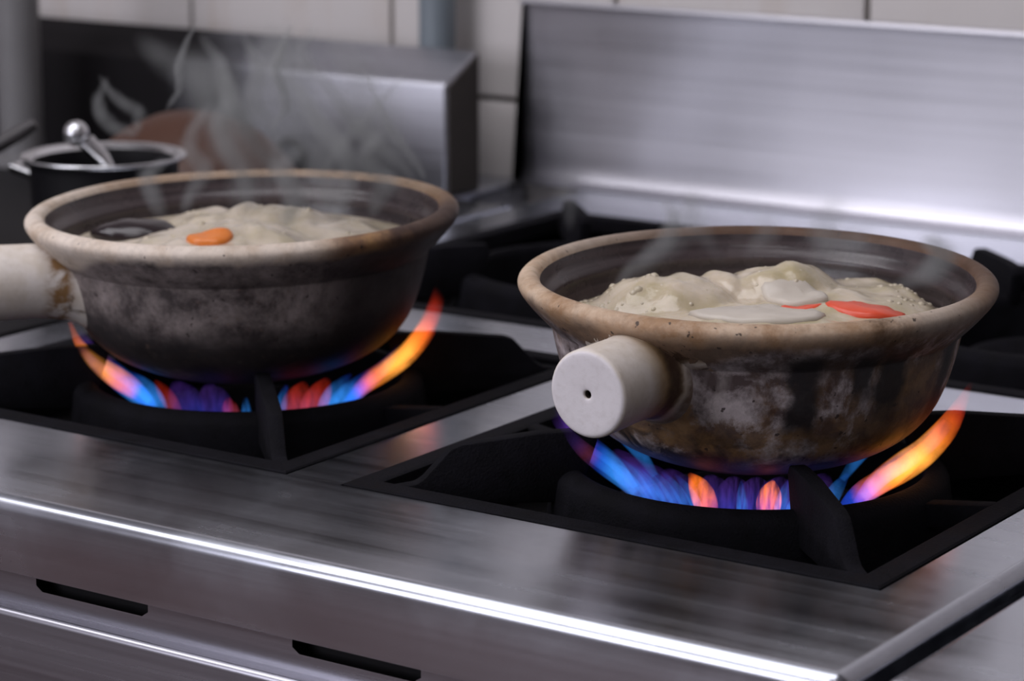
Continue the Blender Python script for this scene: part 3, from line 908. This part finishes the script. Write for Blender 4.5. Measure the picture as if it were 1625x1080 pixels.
# left sweep, violet over blue
spR += [(r_(-142), M['flame_violet'], SIDE, (.003, .0050, .0055, .0050, .0035, .001), 1.2, 'flame_tongue', -.008),
        (r_(-130), M['flame_violet'], SIDE2, (.003, .0050, .0050, .0040, .0025, .001), 1.2, 'flame_tongue', -.010),
        (r_(-152), M['flame_violet'], SIDE, (.002, .0035, .0040, .0035, .0025, .001), 1.2, 'flame_tongue', -.004)]
for k, a in enumerate(range(-122, -84, 6)):
    spR.append((r_(a), M['flame_blue'], SHORT, (.002, .0030, .0024, .0006), 1.0, 'flame_tongue', -.006))
spR += [(r_(-80), M['flame_orange'], [(.054, -.016), (.062, -.005), (.069, .005), (.077, .0140)], (.002, .0060, .0055, .001), 1.0, 'flame_tongue', -.004),
        (r_(-64), M['flame_blue'], SHORT, (.002, .0030, .0024, .0006), 1.0),
        (r_(-52), M['flame_orange'], SHORT, (.002, .0060, .0056, .001), 1.0),
        (r_(-46), M['flame_blue'], SHORT, (.002, .0034, .0028, .001), 1.0),
        (r_(-40), M['flame_blue'], LOW, (.002, .0040, .0036, .001), 1.0)]
for a in range(-76, -30, 9): spR.append((r_(a), M['flame_haze'], SHORT, (.004, .008, .008, .003), 1.2))
for a in range(-130, -84, 12): spR.append((r_(a), M['flame_haze'], SHORT, (.004, .008, .008, .003), 1.2))
for a in (60, 100, 140, 180): spR.append((r_(a), M['flame_violet'], SIDE2, (.002, .0035, .0035, .003, .002, .001), 1.0))
ring_flames(CEN['fr'], 'blue and orange gas flame under the right clay pot', spR, 1)
spL = [(r_(18), M['flame_side'], SIDEL, (.003, .0045, .0055, .0058, .0050, .001), 1.2, 'flame_tongue', .022),
       (r_(34), M['flame_side'], SIDEL, (.003, .0040, .0045, .0050, .0050, .002), 1.2, 'flame_tongue', .006),
       (r_(2), M['flame_violet'], SIDE2, (.003, .0060, .0060, .0045, .0025, .001), 1.2, 'flame_tongue', .014),
       (r_(-14), M['flame_red'], SHORT, (.003, .0065, .0060, .002), 1.3),
       (r_(-26), M['flame_red'], SHORT, (.003, .0065, .0060, .002), 1.3),
       (r_(-34), M['flame_blue'], SHORT, (.002, .0036, .0030, .001), 1.0),
       (r_(-60), M['flame_red'], LOW, (.002, .0045, .0040, .001), 1.2),
       (r_(-52), M['flame_blue'], LOW, (.002, .0030, .0026, .001), 1.0),
       (r_(-68), M['flame_haze'], SHORT, (.004, .008, .008, .003), 1.2),
       (r_(-84), M['flame_haze'], SHORT, (.004, .008, .008, .003), 1.2),
       (r_(-96), M['flame_red'], SHORT, (.002, .0040, .0040, .001), 1.2),
       (r_(-112), M['flame_blue'], SHORT, (.002, .0055, .0050, .001), 1.3, 'flame_tongue', -.008),
       (r_(-120), M['flame_violet'], SIDE2, (.003, .0060, .0055, .0035, .0020, .001), 1.2, 'flame_tongue', -.012),
       (r_(-132), M['flame_side'], SIDE2, (.003, .0055, .0062, .0045, .0025, .001), 1.3, 'flame_tongue', -.008),
       (r_(-142), M['flame_violet'], SIDE, (.003, .0040, .0045, .0045, .0035, .001), 1.2, 'flame_tongue', -.004)]
spL.append((r_(-4), M['flame_blue'], SHORT, (.002, .0050, .0045, .001), 1.2, 'flame_tongue', .006))
ring_flames(CEN['fl'], 'blue and red gas flame under the left clay pot', spL, 2)

# ------------------------------------------------------------------ the left range and what stands on it
wr = empty('wok_range', (0, 0, 0), 0, 'dark range at the left with a steel back guard', 'stove')
obj('top', box(-1.60, -.6025, -.25, .565, -.06, -.0005, .002), M['black'], wr)
obj('front_corner_plate', box(-.6015, RX0 - .006, -.25, .119, -.06, -.0005, .002), M['black'], wr)
obj('side_ledge', box(-.6015, RX0 - .003, .120, .566, -.06, -.0005, .002), M['deck'], wr)
obj('cabinet_body', box(-1.59, RX0 - .012, -.24, .66, -.76, -.061, .003), M['panel'], wr)
for sx in (-1.55, RX0 - .05):
    for sy in (-.20, .62):
        obj('leg', lathe([(0, FLOOR), (.02, FLOOR), (.02, -.76), (0, -.76)], 16), M['steel'], wr, loc=(sx, sy, 0))
gx = -0.6030
obj('back_ledge', box(-1.60, SX0 - .0005,   .567, .679, -.06, -.0008, .002), M['deck'], wr)
bm = box(-1.60, gx, .5745, .6200, -.0005, .0885, .0)
for v in bm.verts:
    if v.co.z > .05 and v.co.y > .6: v.co.z = .1120
bmesh.ops.bevel(bm, geom=bm.edges[:], offset=.0030, segments=3, profile=.5, affect='EDGES')
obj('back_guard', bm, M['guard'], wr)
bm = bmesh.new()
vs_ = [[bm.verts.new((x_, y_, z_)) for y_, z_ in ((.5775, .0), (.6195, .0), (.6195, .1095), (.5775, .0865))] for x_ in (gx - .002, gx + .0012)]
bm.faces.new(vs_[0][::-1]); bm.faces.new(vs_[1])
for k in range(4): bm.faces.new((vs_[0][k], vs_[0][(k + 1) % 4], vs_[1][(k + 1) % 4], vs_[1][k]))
obj('guard_end_shade', bm, M['guard_shade'], wr, smooth=False)  # thin dark sheet added to paint shade over the guard's right end
kn = obj('gas_tap_knob', lathe([(0, 0), (.012, 0), (.0125, .003), (.010, .006), (.0095, .018), (.008, .021), (0, .0215)], 28), M['knob'], wr, loc=(-.762, .5740, .016), rot=(PI / 2, 0, 0))
obj('knob_collar', lathe([(.0126, .0), (.017, .0), (.0168, .003), (.0128, .004)], 28, closed=True), M['dark_steel'], kn)

# steel pan with a ball-ended ladle
pan = empty('saucepan', (-.634, .210, 0), 0, 'small dark pan with a steel rim and a ladle, behind the left pot', 'pan')
obj('pan_body', lathe(smooth_profile([(0, .0), (.040, .0), (.048, .004), (.050, .02), (.0515, .068), (.0520, .0735), (.0500, .0735), (.0490, .066), (.0480, .022), (.044, .006), (0, .005)], 3), 64), M['black'], pan, sharp=60)
obj('rim', lathe(smooth_profile([(.0490, .0735), (.0530, .0762), (.0568, .0775), (.0576, .0755), (.0545, .0735), (.0520, .0725)], 2), 64, closed=True), M['steel'], pan, sharp=60)
obj('side_handle', tube([(-.046, -.02, .060), (-.066, -.022, .064), (-.072, 0, .065), (-.066, .022, .064), (-.046, .02, .060)], .0035, 10), M['steel'], pan)
lad = empty('ladle', (-.634, .210, .006), 0, 'steel ladle with a ball-tipped handle leaning in the dark pan', 'ladle')
obj('bowl', lathe(smooth_profile([(0, .0), (.014, .004), (.022, .012), (.024, .022), (.0230, .022), (.021, .013), (.013, .006), (0, .0015)], 3), 40), M['steel'], lad, loc=(.008, -.004, 0))
obj('handle', tube([(.030, -.014, .020), (.030, -.018, .050), (.022, -.026, .074), (.014, -.032, .0855)], [.0045, .0050, .0058, .0060], 14), M['steel'], lad)
bm = bmesh.new(); bmesh.ops.create_uvsphere(bm, u_segments=24, v_segments=16, radius=.0088)
obj('ball_tip', bm, M['steel'], lad, loc=(.008, -.035, .0905))

# brown clay lid
lid = empty('domed_clay_cover', (-.726, .405, 0), 0, 'reddish-brown domed clay lid in the steam behind the left pot', 'pot lid')
obj('dome', lathe(smooth_profile([(.092, .0), (.094, .004), (.090, .014), (.079, .036), (.058, .058), (.032, .072), (.016, .0765), (0, .078)], 4), 64), M['lid'], lid, sharp=60)

# black pan at the very left with a pouring ear
bp = empty('black_pan', (-.792, .095, 0), 0, 'black iron pan with a raised ear at the left picture edge', 'pan')
obj('pan_body', lathe(smooth_profile([(0, .0), (.060, .0), (.080, .006), (.092, .040), (.098, .072), (.102, .077), (.1025, .0795), (.097, .0785), (.090, .045), (.076, .010), (0, .004)], 3), 64), M['old_iron'], bp, sharp=60)
obj('ear', tube([(.084, .050, .074), (.102, .064, .083), (.118, .076, .094), (.126, .082, .100)], [.004, .0055, .0055, .0035], 12, flat=1.3), M['old_iron'], bp)

# post at the far left and the wall pipe
ps = tag(obj('steel_post', lathe([(0, 0), (.030, 0), (.030, .006), (.019, .008), (.019, .55), (.030, .552), (.030, .558), (0, .558)], 32), M['post'], None, loc=(-1.000, .50, 0)), 'round grey steel post rising at the top left corner', 'post')
pp = empty('wall_pipe', (-.6650, .6500, 0), 0, 'grey-blue pipe running down the tiled wall behind the guard', 'pipe')
obj('pipe', lathe([(0, .094), (.0155, .094), (.0155, 1.20), (0, 1.20)], 28), M['pipe'], pp)
for z_ in (.42, .80, 1.1):
    obj('pipe_clip', lathe([(.0156, z_ - .009), (.0185, z_ - .009), (.0185, z_ + .009), (.0156, z_ + .009)], 28, closed=True), M['dark_steel'], pp)

# ------------------------------------------------------------------ steam
def m_vapour(name, dens):
    """soft puff: densest in the middle of the unit ball, nothing at its skin"""
    n = N(name)
    n.t.nodes.remove(n.b)
    q = n.new('ShaderNodeVectorMath', operation='LENGTH')
    n.link(n.coord(), q.inputs[0])
    d = n.math('SUBTRACT', 1.0, n.math('MULTIPLY', q.outputs['Value'], q.outputs['Value']), clamp=True)
    v = n.new('ShaderNodeVolumeScatter')
    v.inputs['Color'].default_value = (0.97, 0.96, 0.98, 1)
    n.link(n.math('MULTIPLY', n.math('MULTIPLY', d, d), dens), v.inputs['Density'])
    v.inputs['Anisotropy'].default_value = 0.1
    n.link(v.outputs[0], n.out.inputs['Volume'])
    return n.m
VAP = [m_vapour('steam_faint', 13.0), m_vapour('steam_soft', 52.0), m_vapour('steam_thread', 110.0)]
BALL = []
for m_ in VAP:
    b_ = bmesh.new(); bmesh.ops.create_icosphere(b_, subdivisions=2, radius=1.0)
    me_ = bpy.data.meshes.new('puff'); b_.to_mesh(me_); b_.free(); me_.materials.append(m_); BALL.append(me_)
def wisps(cen, label, items, seed, right, front):
    """each wisp a chain of long soft puffs of vapour; points (sideways, depth, height)"""
    rng = random.Random(seed)
    t = empty('steam', (cen[0], cen[1], 0), 0, label, 'steam')
    t['kind'] = 'stuff'
    for pts, rad, dens in items:
        q = smooth_profile(pts, 3)
        P3 = [right * (a + rad * .4 * rng.uniform(-1, 1)) + front * (b + rad * rng.uniform(-1, 1)) + Vector((0, 0, z)) for a, b, z in q]
        for i in range(0, len(P3) - 1, 2):
            A_, B_ = P3[i], P3[min(i + 2, len(P3) - 1)]
            d = B_ - A_
            if d.length < 1e-4: continue
            t_ = (i + 1) / len(P3)
            r = rad * (0.55 + 0.75 * math.sin(PI * t_))
            o = bpy.data.objects.new('puff', BALL[dens]); COL.objects.link(o); o.parent = t
            o.matrix_local = Matrix.Translation((A_ + B_) / 2) @ d.to_track_quat('Z', 'Y').to_matrix().to_4x4() @ Matrix.Diagonal((r * 1.5, r * 1.5, d.length * .95 + r, 1))
    return t
uL = Vector((.643, -.766, 0)); wL = Vector((.766, .643, 0))
def pl(*pts, b=0.0, db=0.0):      # heights and offsets measured about the left pot
    return [((x - 390) / 2890, b + db * i, .0958 + (338 - y) / 2830) for i, (x, y) in enumerate(pts)]
LW = [(pl((312, 42), (293, 75), (284, 108), (288, 135), (268, 168), b=-.02), .0022, 2),
      (pl((336, 70), (352, 120), (372, 175), (410, 235), (455, 300), b=-.03), .0050, 1),
      (pl((352, 95), (366, 150), (352, 190), (372, 250), (392, 310), b=.0), .0050, 1),
      (pl((240, 75), (282, 105), (325, 145), (352, 200), (340, 260), b=-.04), .0090, 0),
      (pl((395, 60), (418, 98), (404, 150), (438, 205), (430, 290), b=-.01), .0045, 1),
      (pl((505, 50), (484, 92), (528, 140), (560, 190), (602, 232), (672, 292), b=-.02), .0042, 1),
      (pl((470, 45), (452, 85), (440, 120), (462, 165), (440, 205), b=-.03), .0030, 2),
      (pl((590, 120), (622, 190), (655, 238), (688, 288), b=-.01), .0026, 2),
      (pl((648, 140), (606, 186), (566, 228), (524, 282), b=-.03), .0038, 1),
      (pl((470, 120), (500, 175), (540, 225), (560, 275), (545, 325), b=.01), .0050, 1),
      (pl((160, 135), (176, 165), (212, 186), (214, 214), b=-.04), .0032, 1),
      (pl((158, 140), (150, 180), (172, 212), (205, 222), b=-.04), .0036, 1),
      (pl((330, 165), (300, 215), (322, 260), (290, 318), b=.01), .0042, 1),
      (pl((405, 180), (375, 225), (405, 270), (385, 330), b=-.03), .0100, 0),
      (pl((520, 190), (545, 235), (510, 280), (535, 335), b=-.02), .0100, 0),
      (pl((610, 215), (585, 255), (622, 290), (600, 335), b=.0), .0050, 1),
      (pl((470, 230), (450, 265), (476, 300), (455, 345), b=.02), .0055, 1),
      (pl((250, 255), (228, 290), (252, 325), b=.0), .0045, 1),
      (pl((560, 90), (590, 140), (575, 190), (600, 240), b=-.05), .0100, 0),
      (pl((430, 70), (460, 130), (480, 190), (470, 260), b=-.06), .0150, 0),
      (pl((640, 180), (620, 230), (640, 280), b=-.04), .0120, 0),
      (pl((330, 110), (350, 160), (370, 210), b=-.05), .0130, 0)]
wisps((cL.x, cL.y), 'white steam curling up from the left clay pot', LW, 5, wL, uL)
def pr_(*pts, b=0.0):
    return [((x - 1195) / 3170, b, .0934 + (452 - y) / 3080) for x, y in pts]
RW = [(pr_((970, 480), (1005, 440), (1045, 405), (1062, 372), (1050, 345), b=-.03), .0042, 1),
      (pr_((1000, 470), (1050, 430), (1085, 390), (1078, 350), b=-.05), .0055, 0),
      (pr_((1130, 430), (1110, 395), (1082, 365), (1095, 330), b=-.04), .0050, 0),
      (pr_((1290, 440), (1312, 405), (1300, 375), (1325, 345), b=-.04), .0075, 0),
      (pr_((1350, 440), (1340, 405), (1372, 380), b=-.03), .0060, 0),
      (pr_((1440, 455), (1475, 440), (1490, 415), (1470, 390), b=-.02), .0055, 1),
      (pr_((1190, 425), (1215, 400), (1200, 370), b=-.05), .0050, 0),
      (pr_((890, 392), (884, 362), (872, 338), (880, 312), b=-.05), .0040, 0)]
wisps((cR.x, cR.y), 'thin steam drifting over the right clay pot', RW, 9, w_, u)
